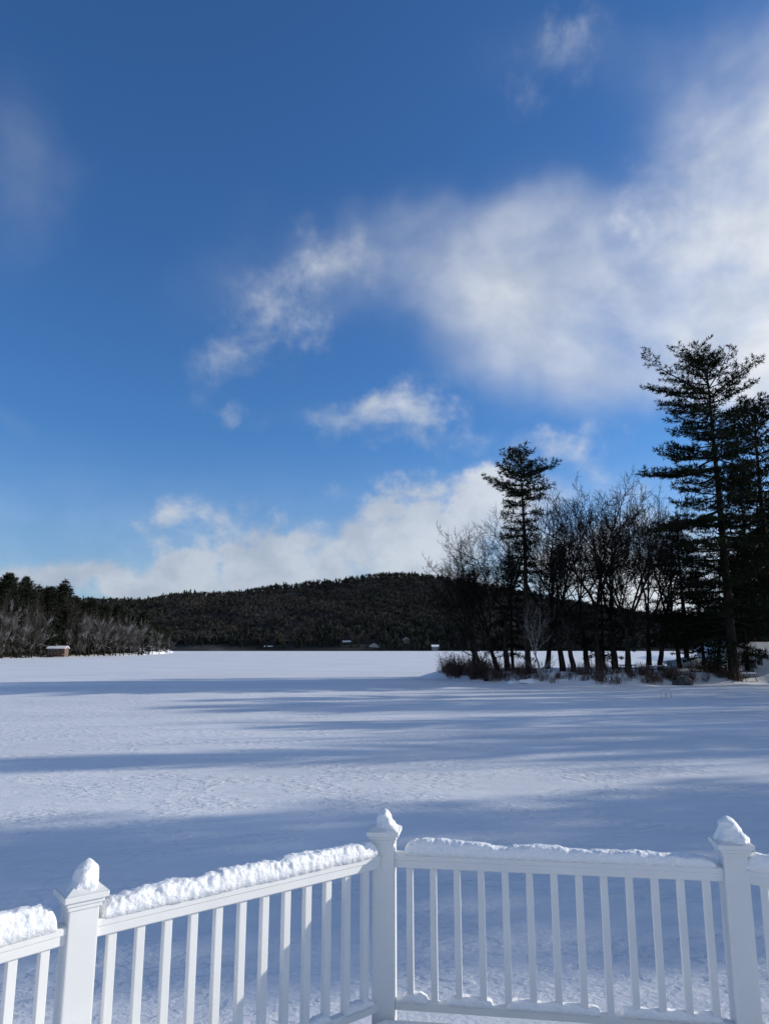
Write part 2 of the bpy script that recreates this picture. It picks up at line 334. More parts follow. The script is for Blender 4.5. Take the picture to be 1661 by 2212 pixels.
shoreA=hem(51,22,4.0,.06,mat='pine_far',tuft=.9,wd=.15,step=.6,whorl=.9,nbl=7); shoreB=pine_tree(52,26,[(0,1),(.3,3.5),(.6,4.8),(.8,4.2),(1,.5)],[(0,1),(.3,3.2),(.6,4.6),(.8,4.4),(1,.5)],.2,whorl=1.1,nb=6,r0=.35,mat='pine_far',name='evergreen_tree',tuft=.9,wd=.15,step=.6,sec=.9,nbl=7,elev=((0,-.1),(.6,.05),(1,1.0)))
bareP=[bare_tree(61,20,(-.32,0),3,.28,.7),bare_tree(62,21,(-.14,.05),3,.30,.75),bare_tree(63,22,(.04,0),4,.22,.7),bare_tree(64,22,(.08,.05),3,.34,.65),bare_tree(65,21,(.0,-.05),3,.26,.85),bare_tree(66,22,(-.2,0),3,.38,.65)]
birch=bare_tree(71,12,(.02,0),3,.3,.6,.8,tmat='birch',mat='birch',minr=.012,maxd=4)
frost=[bare_tree(81,17,(.05,0),3,.2,.6,1.05,mat='frost_twig',minr=.03,maxd=4,limb=.42),bare_tree(82,15,(-.1,0),4,.15,.7,1.05,mat='frost_twig',minr=.03,maxd=4,limb=.42)]
frost_bare=bare_tree(83,19,(.02,0),3,.3,.55,1.05,minr=.035,maxd=4,limb=.42,mat='shore_twig')
protos=[big,mid,hem1,hem2,pine3,shoreA,shoreB,*bareP,birch,*frost,frost_bare]
def place(proto,x,d,ytop,label,group=None,rz=0,wide=1.0,cat=None,name=None):
    X=(x-CX)/1560*d; z=lh(X,d)-.05
    top=P(x,ytop,d).z; s=(top-z)/proto['topz']
    r=copy_tree(proto,(X,d,z),rz,(s*wide,s*wide,s),label,group)
    if cat: r['category']=cat
    if name: r.name=name
    return r
place(big,1580,80,742,'tallest pine with a broad rounded top and a long bare limb reaching left',rz=0,wide=1.05,cat='pine tree')
place(mid,1140,83,960,'slender pine with a bushy top rising above the bare trees of the grove',rz=.2,wide=1.05,cat='pine tree')
place(pine3,1678,86,845,'dark pine at the right edge of the picture beside the tallest pine',rz=1,wide=1.05,cat='pine tree')
place(pine3,1632,100,990,'thinner dark pine standing behind and right of the tallest pine trunk',rz=2.6,wide=.9,cat='pine tree')
place(hem2,1480,93,1100,'dense dark evergreen just left of the tallest pine trunk',rz=.5,wide=1.2,cat='evergreen tree')
place(hem1,1302,90,1205,'short dark evergreen in the middle of the grove among bare trunks',rz=1.5,wide=1.2,cat='evergreen tree')
place(hem1,1106,92,1185,'dark evergreen near the left end of the grove under the slender pine',rz=2.5,wide=1.0,cat='evergreen tree')
place(hem1,1515,86,1230,'low dark evergreen filling in beneath the tallest pine',rz=4,wide=1.3,cat='evergreen tree')
place(hem2,1620,92,1150,'dark evergreen between the tallest pine and the right edge of the picture',rz=3.3,wide=1.2,cat='evergreen tree')
place(hem2,1662,99,1050,'dense dark evergreen cut by the right edge of the picture, behind the others',rz=5.3,wide=1.1,cat='evergreen tree')
BT=[(1052,84,1130,0,'leftmost bare tree of the grove with its trunk leaning out over the ice',1.05,0),
(1025,90,1180,5,'bare leaning tree just behind the leftmost tree of the grove',1.0,.3),
(1075,87,1125,0,'bare tree leaning left between the leftmost tree and the slender pine',.95,.5),
(1095,86,1070,1,'bare tree with an open crown left of the slender pine',.95,0),
(1213,85,1050,2,'bare tree with several upright limbs just right of the slender pine',.9,1.2),
(1236,82,1035,3,'dark bare trunk that pairs with the tree right of the slender pine',.85,2),
(1265,92,1060,4,'bare tree set back between the paired trunks and the tallest bare tree',.85,4.4),
(1292,84,1000,1,'tallest bare tree in the middle of the grove arching left',.95,.2),
(1325,88,1025,4,'bare tree with a wide forked crown in the middle of the grove',.9,.5),
(1352,82,1025,2,'fan crowned bare tree in the middle of the grove beside the short evergreen',.85,3),
(1420,86,1035,3,'straight bare tree left of the dense evergreen',.9,4),
(1398,96,1065,4,'thin bare tree behind the picnic table in the shade',.85,1),
(1465,90,1085,5,'bare tree leaning left in front of the dense evergreen',.95,0),
(1548,94,1150,2,'bare tree seen through the branches left of the tallest pine',.8,5),
(1607,84,1130,1,'thin bare tree immediately right of the tallest pine',.8,2.4),
(1640,86,1140,3,'thin bare tree near the right edge of the picture before the cottage',.8,.7),
(1180,93,1095,4,'bare tree behind the pale birch',.9,2.2)]
for x,d,yt,k,lab,w,rz in BT: place(bareP[k],x,d,yt,lab,None,rz,w,'tree')
place(birch,1166,79,1285,'pale barked birch with crooked limbs at the front of the grove',None,.4,.8,'tree','birch_tree')

# trees on the shore that runs on to the right of the view
rn=random.Random(5); tt=math.tan(R(SUN_AZ))
def off(proto,X,b,H,w=1.0,lab='pine on the wooded right shore beyond the grove'):
    Y=b+X*tt; z=lh(X,Y)-.1; s=H/proto['topz']
    copy_tree(proto,(X,Y,z),rn.random()*6,(s*w,s*w,s),lab,'trees along the right shore')
for X,b,H in ((55,14.2,24),(64,12.2,28),(72,16.2,31),(83,13.5,34),(60,17.2,21),(76,10.8,28)): off(hem2,X,b,H,.95)
for X,b,H in ((57,26.5,22),(74,28.0,27),(66,24.5,18)): off(pine3,X,b,H,.6)
for X,b,H in ((60,37,20),(78,47,27),(68,57,25),(84,51,30)): off(mid,X,b,H,.8)
for X,b,H in ((70,42,17),(62,52.5,18),(75,62,22),(66,33.5,17),(80,39,26),(88,67,32)): off(hem2,X,b,H,.5)
for X,b,H in ((58,8.8,20),(66,10,22),(61,21,17),(60,32,20),(72,41,22),(66,46,21),(62,36,19),(72,52,23),(67,60,22),(80,63,24),(76,68,24),(58,29.5,19),(84,56,25),(64,34,24),(70,44.5,25),(60,49,20),(64,22.6,21)): off(rn.choice(bareP),X,b,H,.8,'bare tree on the wooded right shore beyond the grove')
for X,Y,H in ((66,97,28),(60,108,26),(78,104,32)):
    copy_tree(pine3,(X,Y,lh(X,Y)-.1),rn.random()*6,(H/30*.9,)*2+(H/30,),'pine in the woods behind the cottage off the right edge','trees behind the cottage')

# ---------------------------------------------------------------- left shore
LP=[(-150,246),(-60,252),(0,262),(60,285),(120,308),(190,330),(250,352),(310,385),(345,450),(378,560)]
def lsY(px): return float(np.interp(px,[a for a,b in LP],[b for a,b in LP]))
V=[];F=[];cols=70;rows=14
for i in range(cols):
    px=-500+878*i/(cols-1) ; y0=lsY(px)+2*math.sin(i*.9)
    for j in range(rows):
        t=j/(rows-1); Y=y0+t*(620-y0)*1.0+ (t*60); X=(px-CX)/1560*Y
        z=-.3 if j==0 else min(8,1.3*(min(1,t*6))+t*8)*(1 if i<cols-2 else .3)+.3*math.sin(i*1.7+j)
        if i==cols-1: z=-.3
        V.append((X,Y,z))
for i in range(cols-1):
    for j in range(rows-1):
        a=i*rows+j; F.append((a,a+rows,a+rows+1,a+1))
tag(mesh_obj('shore_ground',V,F,M['snow'],None,True),kind='structure')
def lz(px,Y):
    y0=lsY(px); t=(Y-y0)/(680-y0); return max(0,min(8,1.3*min(1,t*6)+t*8))-.3
rl=random.Random(12)
def shore(proto,px,dd,ytop,lab,grp,cat,w=1.0):
    Y=lsY(px)+dd; X=(px-CX)/1560*Y; z=lz(px,Y); s=(P(px,ytop,Y).z-z)/proto['topz']
    copy_tree(proto,(X,Y,z),rl.random()*6,(s*w,s*w,s),lab,grp)['category']=cat
TOPL=[(-120,1222),(0,1234),(40,1248),(70,1252),(100,1258),(132,1250),(160,1272),(200,1286),(240,1296),(270,1300),(300,1308),(335,1328),(360,1346),(382,1368)]
def ltop(px): return float(np.interp(px,[a for a,b in TOPL],[b for a,b in TOPL]))
G1='evergreens on the left shore';G2='snow dusted bare trees on the left shore';G3='brown bare trees on the left shore'
shore(shoreB,8,14,1233,'tall dark pine at the left edge of the picture',None,'evergreen tree',1.1)
shore(shoreB,45,16,1241,'tall pine with a flat top, second from the left edge of the picture','',  'evergreen tree',1.0)
shore(shoreA,132,22,1248,'tallest dark evergreen above the brown boathouse on the left shore',None,'evergreen tree',1.4)
for i in range(62):
    px=-130+i*8.2+rl.uniform(-4,4)
    if px>370: continue
    shore(rl.choice([shoreA,shoreB,shoreA]),px,rl.uniform(10,40),ltop(px)+rl.uniform(2,30),'dark evergreen in the row of woods lining the left shore',G1,'evergreen tree',rl.uniform(1.15,1.5))
for i in range(40):
    px=-130+i*12.8+rl.uniform(-5,5)
    if px>384 or 92<px<142: continue
    shore(rl.choice(frost),px,rl.uniform(2,8),max(ltop(px)+24,1399-rl.uniform(40,110)),'snow dusted leafless tree at the water edge of the left shore',G2,'tree',.75)
for i in range(22):
    px=-130+i*23+rl.uniform(-8,8)
    if px>376 or 96<px<140: continue
    shore(frost_bare,px,rl.uniform(3,10),ltop(px)+rl.uniform(14,50),'brown leafless tree among the evergreens of the left shore',G3,'tree',.75)
for p in protos:
    for ch in list(p.children): bpy.data.objects.remove(ch)
    bpy.data.objects.remove(p)
for o in C.objects:
    if 'topz' in o.keys(): del o['topz']

# ---------------------------------------------------------------- brush along the bank
def brush_proto(seed,n=34,h=1.5):
    rnd=random.Random(seed); T=TB()
    for i in range(n):
        a=rnd.random()*6.28; r=rnd.random()**.6*.7; p=Vector((math.cos(a)*r,math.sin(a)*r,-.1)); d=Vector((math.cos(a)*.6*r,math.sin(a)*.6*r,1)).normalized(); L=h*(.35+.85*rnd.random())
        pts=[p]; q=p.copy()
        for k in range(3): d=(d+rv(rnd)*.18).normalized(); q=q+d*L/3; pts.append(q.copy())
        T.tube(pts,[.018,.014,.011,.007],3)
        for k in range(4):
            j=rnd.randint(1,2); dd=(d+rv(rnd)*.5).normalized(); T.tube([pts[j],pts[j]+dd*L*.35],[.011,.006],3)
    return T.obj('shrub',M['brush'])
bp=[brush_proto(s,n) for s,n in ((1,38),(2,26),(3,18))]
rb=random.Random(3)
for i in range(210):
    px=955+rb.random()*630
    d0=float(np.interp(px,[940,1000,1100,1200,1300,1400,1560],[96,88,81,77,75,76,79]))
    Y=d0+rb.uniform(-.3,4.5); X=(px-CX)/1560*Y
    dens=.5+.5*math.sin(px*.045)+.4*math.sin(px*.013+1)
    if lh(X,Y)<.12 or (px>1080 and rb.random()>.5+.6*dens): continue
    o=rb.choice(bp).copy(); C.objects.link(o); s=rb.uniform(.35,.95+.3*max(0,dens))*(1.25 if px<1090 else 1); o.location=(X,Y,lh(X,Y)); o.scale=(s*1.1,s*1.1,s); o.rotation_euler=(0,0,rb.random()*6)
    tag(o,'brown leafless shrub in the brush along the bank of the point','shrub','brush along the bank')
for o in bp: bpy.data.objects.remove(o)

# ---------------------------------------------------------------- picnic tables, rock, ladder
def picnic_table(px,Y,rz,label,snowlab):
    X=(px-CX)/1560*Y; r=empty('picnic_table',(X,Y,lh(X,Y)),label,'picnic table','picnic tables under the trees',rz)
    bm=bmesh.new()
    for k in range(5): box(bm,-.95,.95,-.37+k*.15,-.37+k*.15+.14,.71,.75)
    bm_obj('tabletop',bm,M['dark_wood'],r)
    for s in(-1,1):
        bm=bmesh.new(); box(bm,-.95,.95,s*.72-.13,s*.72-.003,.42,.46); box(bm,-.95,.95,s*.72+.003,s*.72+.13,.42,.46); bm_obj('seat',bm,M['dark_wood'],r)
    for s in(-1,1):
        T=TB()
        for q in(-1,1): T.tube([Vector((s*.7,q*.3,.705)),Vector((s*.7,q*.72,-.1))],[.05,.05],4)
        T.tube([Vector((s*.7,-.8,.385)),Vector((s*.7,.8,.385))],[.045,.045],4)
        T.obj('leg_frame',M['dark_wood'],r,False)
    bm=bmesh.new(); box(bm,-.93,.93,-.36,.36,.752,.83,bev=.03); o=bm_obj('snow_cover',bm,M['snow'],None,True); o.location=r.location; o.rotation_euler=(0,0,rz); tag(o,snowlab,'snow','snow on the picnic tables')
picnic_table(1352,83,.2,'picnic table under the middle of the grove, furthest left of the tables','snow on the furthest left picnic table')
picnic_table(1413,80.5,.1,'picnic table left of the tallest pine, in front of the snow mound','snow on the picnic table before the snow mound')
picnic_table(1605,80,.25,'picnic table just right of the tallest pine trunk','snow on the picnic table right of the tallest pine trunk')
picnic_table(1548,83,-.3,'picnic table half hidden just left of the tallest pine trunk','snow on the picnic table left of the tallest pine trunk')
def rock(px,Y,s,label,mat='rock',name='boulder',cat='rock',seed=0,sq=(1.2,.9,.8)):
    X=(px-CX)/1560*Y; bm=bmesh.new(); bmesh.ops.create_icosphere(bm,subdivisions=4,radius=1)
    for v in bm.verts:
        n=mnoise.noise(v.co*1.3+Vector((seed,0,0)))*.45+mnoise.noise(v.co*3.5+Vector((seed,3,0)))*.15
        v.co=v.co*(1+n); v.co.x*=sq[0]*s; v.co.y*=sq[1]*s; v.co.z*=sq[2]*s
    o=bm_obj(name,bm,M[mat],None,True); o.location=(X,Y,max(0,lh(X,Y))+.25*s); return tag(o,label,cat)
rock(1467,76.4,.85,'dark boulder at the foot of the bank right of the picnic table',seed=2,sq=(1.05,.9,1.0))
sn=rock(1470,76.8,.30,'small snow patch on top of the dark boulder at the foot of the bank','snow','boulder_snow','snow',4,(1.2,1.1,.22)); sn.location.z+=.80
for k,(px,Y,s,l) in enumerate(((1105,79.8,.4,'small snow covered hump at the foot of the bank under the slender pine'),(1140,79.0,.6,'larger snow drift at the water edge below the pale birch'))):
    rock(px,Y,s,l,'snow','snow_drift','snow',k+9,(1.6,1,.5))
rock(1495,94,1.5,'large snow mound beyond the picnic tables left of the white shed','snow','snow_mound','snow',21,(2.2,1.4,.6))
LD=56.0; LX=(1439-CX)/1583*LD
lad=empty('swim_ladder',(LX,LD,0),'silver swim ladder with two hooped handrails frozen into the lake snow','ladder',None,.25)
for s in(-1,1):
    T=TB(); pts=[]
    for k in range(13):
        a=PI*k/12; pts.append(Vector((0,-.24*math.cos(a),.45+.24*math.sin(a))))
    pts=[Vector((0,-.24,-.2))]+pts+[Vector((0,.24,-.2))]
    pts=[Vector((p.y+s*.30,s*.17,p.z)) for p in pts]
    T.tube(pts,[.028]*len(pts),6); T.obj('handrail',M['metal'],lad)
T=TB(); T.tube([Vector((-.30,-.17,.12)),Vector((.30,.17,.12))],[.02,.02],6); T.obj('rung',M['metal'],lad)
# ---------------------------------------------------------------- buildings
def house(name,loc,rz,w,dp,h,rh,wall,label,cat,axis='x',wins=2,door=True,group=None,chim=False,porch=False):
    r=empty(name,loc,label,cat,group,rz); bm=bmesh.new(); box(bm,-w/2,w/2,-dp/2,dp/2,-1,h)
    if axis=='x':
        for s in(-1,1):
            v=[bm.verts.new(c) for c in((s*w/2,-dp/2,h),(s*w/2,dp/2,h),(s*w/2,0,h+rh))]; bm.faces.new(v)
    else:
        for s in(-1,1):
            v=[bm.verts.new(c) for c in((-w/2,s*dp/2,h),(w/2,s*dp/2,h),(0,s*dp/2,h+rh))]; bm.faces.new(v)
    bm_obj('wall',bm,M[wall],r); ov=.35; t=.28
    bm=bmesh.new()
    A,B=(w/2+ov,dp/2+ov) if axis=='x' else (dp/2+ov,w/2+ov)
    hw=dp/2 if axis=='x' else w/2; sl=rh/hw
    prof=[(-B,h-ov*sl+.02),(0,h+rh+.02),(B,h-ov*sl+.02),(B,h-ov*sl+t),(0,h+rh+t),(-B,h-ov*sl+t)]
    def pt(a,b,z): return (a,b,z) if axis=='x' else (b,a,z)
    f=[bm.verts.new(pt(-A,b,z)) for b,z in prof]; g=[bm.verts.new(pt(A,b,z)) for b,z in prof]
    for i in range(6): bm.faces.new((f[i],f[(i+1)%6],g[(i+1)%6],g[i]))
    for q in(f,g): bm.faces.new((q[0],q[1],q[4],q[5])); bm.faces.new((q[1],q[2],q[3],q[4]))
    bmesh.ops.recalc_face_normals(bm,faces=bm.faces); rf=bm_obj('snowy_roof',bm,M['snow'],r)
    if chim:
        bm=bmesh.new(); box(bm,-w*.2,-w*.2+.8,-.4,.4,h+rh*.5,h+rh+1); bm_obj('chimney',bm,M['red_wall'],rf)
    for k in range(wins):
        x=-w/2+w*(k+.5)/wins
        if door and k==wins-1: continue
        bm=bmesh.new(); ww=min(1.6,w/wins*.42)
        box(bm,x-ww/2-.08,x+ww/2+.08,-dp/2-.06,-dp/2-.004,h*.35-.08,h*.8+.08); wf=bm_obj('window',bm,M['white_wall'],r)
        bm=bmesh.new(); box(bm,x-ww/2,x+ww/2,-dp/2-.08,-dp/2-.063,h*.35,h*.8); bm_obj('pane',bm,M['glass'],wf)
    if door:
        x=-w/2+w*(wins-.5)/wins; bm=bmesh.new(); box(bm,x-.45,x+.45,-dp/2-.06,-dp/2-.004,0,2.05); bm_obj('door',bm,M['brown_wood'],r)
    if porch:
        bm=bmesh.new(); box(bm,-w/2,w/2,-dp/2-2.5,-dp/2-.01,h*.0-.1,.1); bm_obj('deck_platform',bm,M['brown_wood'],r)
        for k in range(6):
            x=-w/2+.1+k*(w-.2)/5; bm=bmesh.new(); box(bm,x-.07,x+.07,-dp/2-2.45,-dp/2-2.31,-1.5,1.1); bm_obj('deck_post',bm,M['brown_wood'],r)
    return r
def hz(px,Y): return ((px-CX)/1560*Y,Y)
x,y=hz(1560,101); house('shed',(x,y,lh(x,y)),.15,5.2,4.5,2.1,1.4,'white_wall','small white gabled shed with a snowy roof behind the tallest pine','shed','y',1,False)
x,y=hz(1652,84); house('cottage',(x,y,lh(x,y)),-.1,4.4,3.4,2.1,1.0,'grey_wall','pale grey cottage with a snowy roof at the right edge of the picture','cottage','x',3,False)
HS=((582,972,1.2,11,3.2,2.2,'dark_wood','dark brown cabin left of the other houses on the far shore','x',3),
 (748,984,7,13,4.2,2.3,'far_wall','grey house up the slope, second from the left on the far shore','x',4),
 (808,968,1.5,14,4.4,3.6,'far_wall','house with a snowy gable in the middle of the far shore','y',4),
 (877,992,10,9,4.6,3.0,'brown_wood','narrow brown house set highest among trees on the far shore','y',2),
 (939,966,1.2,12,4.4,2.3,'far_wall','wide grey house furthest right of those on the far shore','x',4))
for px,Y,zz,w,h,rh,wall,lab,ax,n in HS:
    x,y=hz(px,Y); house('far_house',(x,y-6,zz),.1,w,8,h,rh,wall,lab,'house',ax,n,True,'houses on the far shore',px==748)
def small_conifer(seed):
    rg=random.Random(seed); V=[];F=[]
    for k in range(6):
        zb=.08+.15*k; zt=min(1,zb+.3); w=.2*(1-k/6.6); n0=len(V)
        for j in range(9):
            a=j*2*PI/9+k; r_=w*rg.uniform(.5,1.3); V.append((math.cos(a)*r_,math.sin(a)*r_,zb+rg.uniform(-.04,.04)))
        V.append((0,0,zt)); F+=[(n0+j,n0+(j+1)%9,n0+9) for j in range(9)]
    n0=len(V); V+=[(.02,0,0),(-.01,.017,0),(-.01,-.017,0),(0,0,.3)]; F+=[(n0,n0+1,n0+3),(n0+1,n0+2,n0+3),(n0+2,n0,n0+3)]
    return mesh_obj('evergreen_tree',V,F,M['hill_conifer'])
scp=[small_conifer(1),small_conifer(2)]; rs=random.Random(9)
for px in (556,566,575,601,612,628,640,652,668,679,690,705,715,724,735,741,758,768,776,786,797,820,828,838,848,858,868,886,896,905,914,923,929,950,957,968,980,
           400,418,436,452,470,488,505,524,541,995,1010,1150,1190,1260,1380,1450):
    x,y=hz(px+rs.uniform(-2,2),rs.uniform(953,957)); o=rs.choice(scp).copy(); C.objects.link(o); h=rs.uniform(7,15); o.location=(x,y,.0); o.scale=(h*.9,h*.9,h); o.rotation_euler=(0,0,rs.random()*6)
    tag(o,'small dark evergreen on the far shoreline beside the houses','evergreen tree','evergreens along the far shoreline')
for o in scp: bpy.data.objects.remove(o)
Y=lsY(115)-1; x,y=hz(118,Y)
house('boathouse',(x,y+4,1.2),.1,7.2,5,2.4,.9,'red_wall','brown boathouse with a snowy roof and timber deck on the left shore','boathouse','x',3,True,None,True,True)

# ---------------------------------------------------------------- deck and railing
Cp=Vector((0,4.49))
dL=Vector((-.782,-.623)).normalized(); dR=Vector((.990,-.141)).normalized()
Lp=Cp+dL*1.72; Rp=Cp+dR*1.94
dLL=Vector((-.70,-.71)).normalized(); dRR=Vector((.86,-.5)).normalized()
LLp=Lp+dLL*1.7; RRp=Rp+dRR*1.7
ZR=2.62; ZD=1.71
rail=empty('deck_railing',(Cp.x,Cp.y,ZD),'white vinyl deck railing with square balusters and capped posts','railing')
off0=Vector((-Cp.x,-Cp.y,-ZD))
def adopt(o): o.parent=rail; o.location=off0; return o
def fixn(o):
    bm=bmesh.new(); bm.from_mesh(o.data); bmesh.ops.recalc_face_normals(bm,faces=bm.faces); bm.to_mesh(o.data); bm.free(); return o
def extrude(prof,a,b,ztop,name,mat,ext=0):
    d=(b-a).normalized(); n=Vector((-d.y,d.x)); a=a-d*ext; b=b+d*ext; V=[];k=len(prof)
    for p in(a,b):
        for t,z in prof: q=p+n*t; V.append((q.x,q.y,ztop+z))
    F=[(i,(i+1)%k,k+(i+1)%k,k+i) for i in range(k)]+[tuple(range(k))[::-1],tuple(range(k,2*k))]
    return fixn(mesh_obj(name,V,F,mat))
TP=[(-.045,-.028),(-.045,-.006),(-.039,0),(.039,0),(.045,-.006),(.045,-.028),(.038,-.033),(.038,-.068),(.034,-.073),(-.034,-.073),(-.038,-.068),(-.038,-.033)]
BPf=[(-.026,-.045),(-.026,-.004),(-.022,0),(.022,0),(.026,-.004),(.026,-.045)]
HP=.0635
secs=[(LLp,Lp,12),(Lp,Cp,12),(Cp,Rp,13),(Rp,RRp,12)]
def sec_ends(a,b):
    d=(b-a).normalized(); return a+d*(HP+.001),b-d*(HP+.001),d
ZB=1.845
for a,b,n in secs:
    e0,e1,d=sec_ends(a,b)
    adopt(extrude(TP,e0,e1,ZR,'top_rail',M['vinyl'])); adopt(extrude(BPf,e0,e1,ZB,'bottom_rail',M['vinyl']))
    L=(e1-e0).length; ang=math.atan2(d.y,d.x)
    for k in range(n):
        p=e0+d*(L*(k+.62)/(n+.24)); bm=bmesh.new(); box(bm,-.019,.019,-.019,.019,ZB-.01,ZR-.07,ang,(p.x,p.y),.003); adopt(bm_obj('baluster',bm,M['vinyl']))
def post(p,ang):
    bm=bmesh.new(); box(bm,-HP,HP,-HP,HP,ZD-.35,2.69,ang,(p.x,p.y),.006); po=adopt(bm_obj('post',bm,M['vinyl']))
    bm=bmesh.new()
    for w,z0,z1,bv in((.072,2.685,2.702,.003),(.080,2.703,2.722,.006),(.094,2.723,2.748,.005)): box(bm,-w,w,-w,w,z0,z1,ang,(p.x,p.y),bv)
    c,s=math.cos(ang),math.sin(ang); base=[bm.verts.new((p.x+x*c-y*s,p.y+x*s+y*c,2.7485)) for x,y in((-.088,-.088),(.088,-.088),(.088,.088),(-.088,.088))]; tp=bm.verts.new((p.x,p.y,2.80))
    for i in range(4): bm.faces.new((base[i],base[(i+1)%4],tp))
    bm_obj('post_cap',bm,M['vinyl'],po)
aL=math.atan2(-dL.y,-dL.x); aR=math.atan2(dR.y,dR.x)
post(LLp,aL+.1); post(Lp,aL); post(Cp,aR); post(Rp,aR); post(RRp,aR-.5)
dp=[LLp+dLL*.3,LLp,Lp,Cp,Rp,RRp,RRp+dRR*.3]
poly=[(p.x,p.y) for p in dp]; poly=[(-4.5,-3)]+[(-4.5,poly[0][1])]+poly+[(5,poly[-1][1]),(5,-3)]
def outset(pl,g):
    cx,cy=0.3,0.8; return [(x+(x-cx)/math.hypot(x-cx,y-cy)*g,y+(y-cy)/math.hypot(x-cx,y-cy)*g) for x,y in pl]
def slab(name,pl,z0,z1,mat):
    n=len(pl); V=[(x,y,z0) for x,y in pl]+[(x,y,z1) for x,y in pl]; F=[tuple(range(n))[::-1],tuple(range(n,2*n))]+[(i,(i+1)%n,n+(i+1)%n,n+i) for i in range(n)]
    return fixn(mesh_obj(name,V,F,mat))
dk=slab('deck_floor',outset(poly,.06),ZD-.25,ZD,M['deck']); tag(dk,kind='structure')
for p in(LLp,Lp,Cp,Rp,RRp):
    q=Vector((p.x,p.y))*.93; bm=bmesh.new(); box(bm,-.09,.09,-.09,.09,-.5,ZD-.252,0,(q.x,q.y)); bm_obj('support_post',bm,M['grey_wood'],dk)
sl=slab('deck_snow',outset(poly,-.10),ZD+.004,ZD+.07,M['snow_close']); tag(sl,kind='structure')
def rail_snow(a,b,s0,s1,hfun,ztop,wid,label,seed,amp=1.0,name='rail_snow'):
    d=(b-a).normalized(); n=Vector((-d.y,d.x)); L=(b-a).length; s0=s0*L; s1=s1*L; m=max(8,int((s1-s0)/.005)); K=30; V=[]
    for i in range(m+1):
        s=s0+(s1-s0)*i/m; e=min(s-s0,s1-s); et=min(1,e/.06); ef=math.sqrt(max(0,1-(1-et)**2)); h=hfun(s/L)*(.08+.92*ef)
        h*=1+.14*mnoise.noise(Vector((s*3.2,seed,0)))
        for j in range(K+1):
            th=PI*j/K; cx=math.cos(th); cz=math.sin(th)
            w=wid*(.82+.18*ef)*(1+.08*mnoise.noise(Vector((s*6,seed,3+(1 if cx>0 else 0))))); px=w*math.copysign(abs(cx)**.6,cx); pz=h*abs(cz)**.5
            q=a+d*s+n*px; co=Vector((q.x,q.y,pz))
            nn=mnoise.noise(co*9+Vector((seed,0,0)))*.010+mnoise.noise(co*22+Vector((0,seed,0)))*.009+mnoise.noise(co*55+Vector((0,seed,0)))*.005
            nn*=amp*min(1,.35+cz)*(.3+.7*ef)
            q=q+n*(nn*cx*1.3); V.append((q.x,q.y,ztop+.001+max(0,pz+nn*cz)-(.006*(1-cz) if j in(0,K) else 0)))
    F=[]
    for i in range(m):
        for j in range(K): a0=i*(K+1)+j; F.append((a0,a0+1,a0+K+2,a0+K+1))
        F.append((i*(K+1)+K,i*(K+1),(i+1)*(K+1),(i+1)*(K+1)+K))
    F.append(tuple(range(K+1))); F.append(tuple(m*(K+1)+j for j in range(K+1))[::-1])
    return tag(fixn(mesh_obj(name,V,F,M['snow_close'],None,True)),label,'snow')
e=[sec_ends(a,b)[:2] for a,b,_ in secs]
rail_snow(*e[0],0,.97,lambda t:.10+.008*math.sin(t*9),ZR,.050,'lumpy snow on the leftmost stretch of top rail, left of the left post',1.3,1.0)
rail_snow(*e[1],.015,.995,lambda t:float(np.interp(t,[0,.12,.25,1],[.055,.082,.085,.08])),ZR,.048,'bright lumpy snow along the rail between the left and middle posts',4.1,.95)
rail_snow(*e[2],.03,.985,lambda t:float(np.interp(t,[0,.1,.26,.33,.4,.6,.8,.93,1],[.060,.080,.074,.052,.070,.060,.050,.044,.03])),ZR,.045,'shaded smoother snow along the rail between the middle and right posts',7.7,.75)
rail_snow(*e[3],.0,.9,lambda t:.080,ZR,.048,'snow lump on the rail just right of the right post',9.2,.9)
for i,(s0,s1,lab) in enumerate(((.02,.10,'first'),(.16,.30,'second'),(.34,.62,'third'),(.68,.97,'fourth'))):
    rail_snow(*e[2],s0,s1,lambda t:.035,ZB,.036,'%s clump of snow on the bottom rail, counted rightward from the middle post'%lab,20+i,.9,'rail_snow_clump')
for i,(s0,s1,lab) in enumerate(((.70,.80,'second'),(.86,.985,'first'))):
    rail_snow(*e[1],s0,s1,lambda t:.035,ZB,.036,'%s clump of snow on the bottom rail, counted leftward from the middle post'%lab,30+i,.9,'rail_snow_clump')
def cap_snow(p,prof,lean,seed,label,ang,sx=1.0):
    m=34;V=[];K=44
    for i in range(m+1):
        t=i/m; z=prof[-1][0]*t; r=interp(prof,z)
        for j in range(K):
            a=2*PI*j/K; sq=(abs(math.cos(a))**4+abs(math.sin(a))**4)**(-.25)*(1-t)+t; sq=min(sq,1.25)
            x=math.cos(a)*r*sq; y=math.sin(a)*r*sq; co=Vector((x,y,z))
            nn=1+mnoise.noise(co*13+Vector((seed,0,0)))*.36+mnoise.noise(co*32+Vector((0,seed,0)))*.20+mnoise.noise(co*75+Vector((0,0,seed)))*.07
            if i==0: nn=1
            x*=nn*sx;y*=nn; c,s=math.cos(ang),math.sin(ang)
            V.append((p.x+x*c-y*s+lean[0]*t,p.y+x*s+y*c+lean[1]*t,2.750+z+ (0 if i==0 else mnoise.noise(co*30)*.006)))
    F=[(i*K+j,i*K+(j+1)%K,(i+1)*K+(j+1)%K,(i+1)*K+j) for i in range(m) for j in range(K)]+[tuple(range(K))[::-1],tuple(m*K+j for j in range(K))]
    tag(mesh_obj('post_snow',V,F,M['snow_close'],None,True),label,'snow')
cap_snow(Cp,[(0,.068),(.010,.070),(.028,.062),(.050,.049),(.074,.040),(.092,.031),(.103,.021),(.109,.010),(.111,.001)],(.0,0),2,'beehive shaped snow lump on the middle railing post',aR)
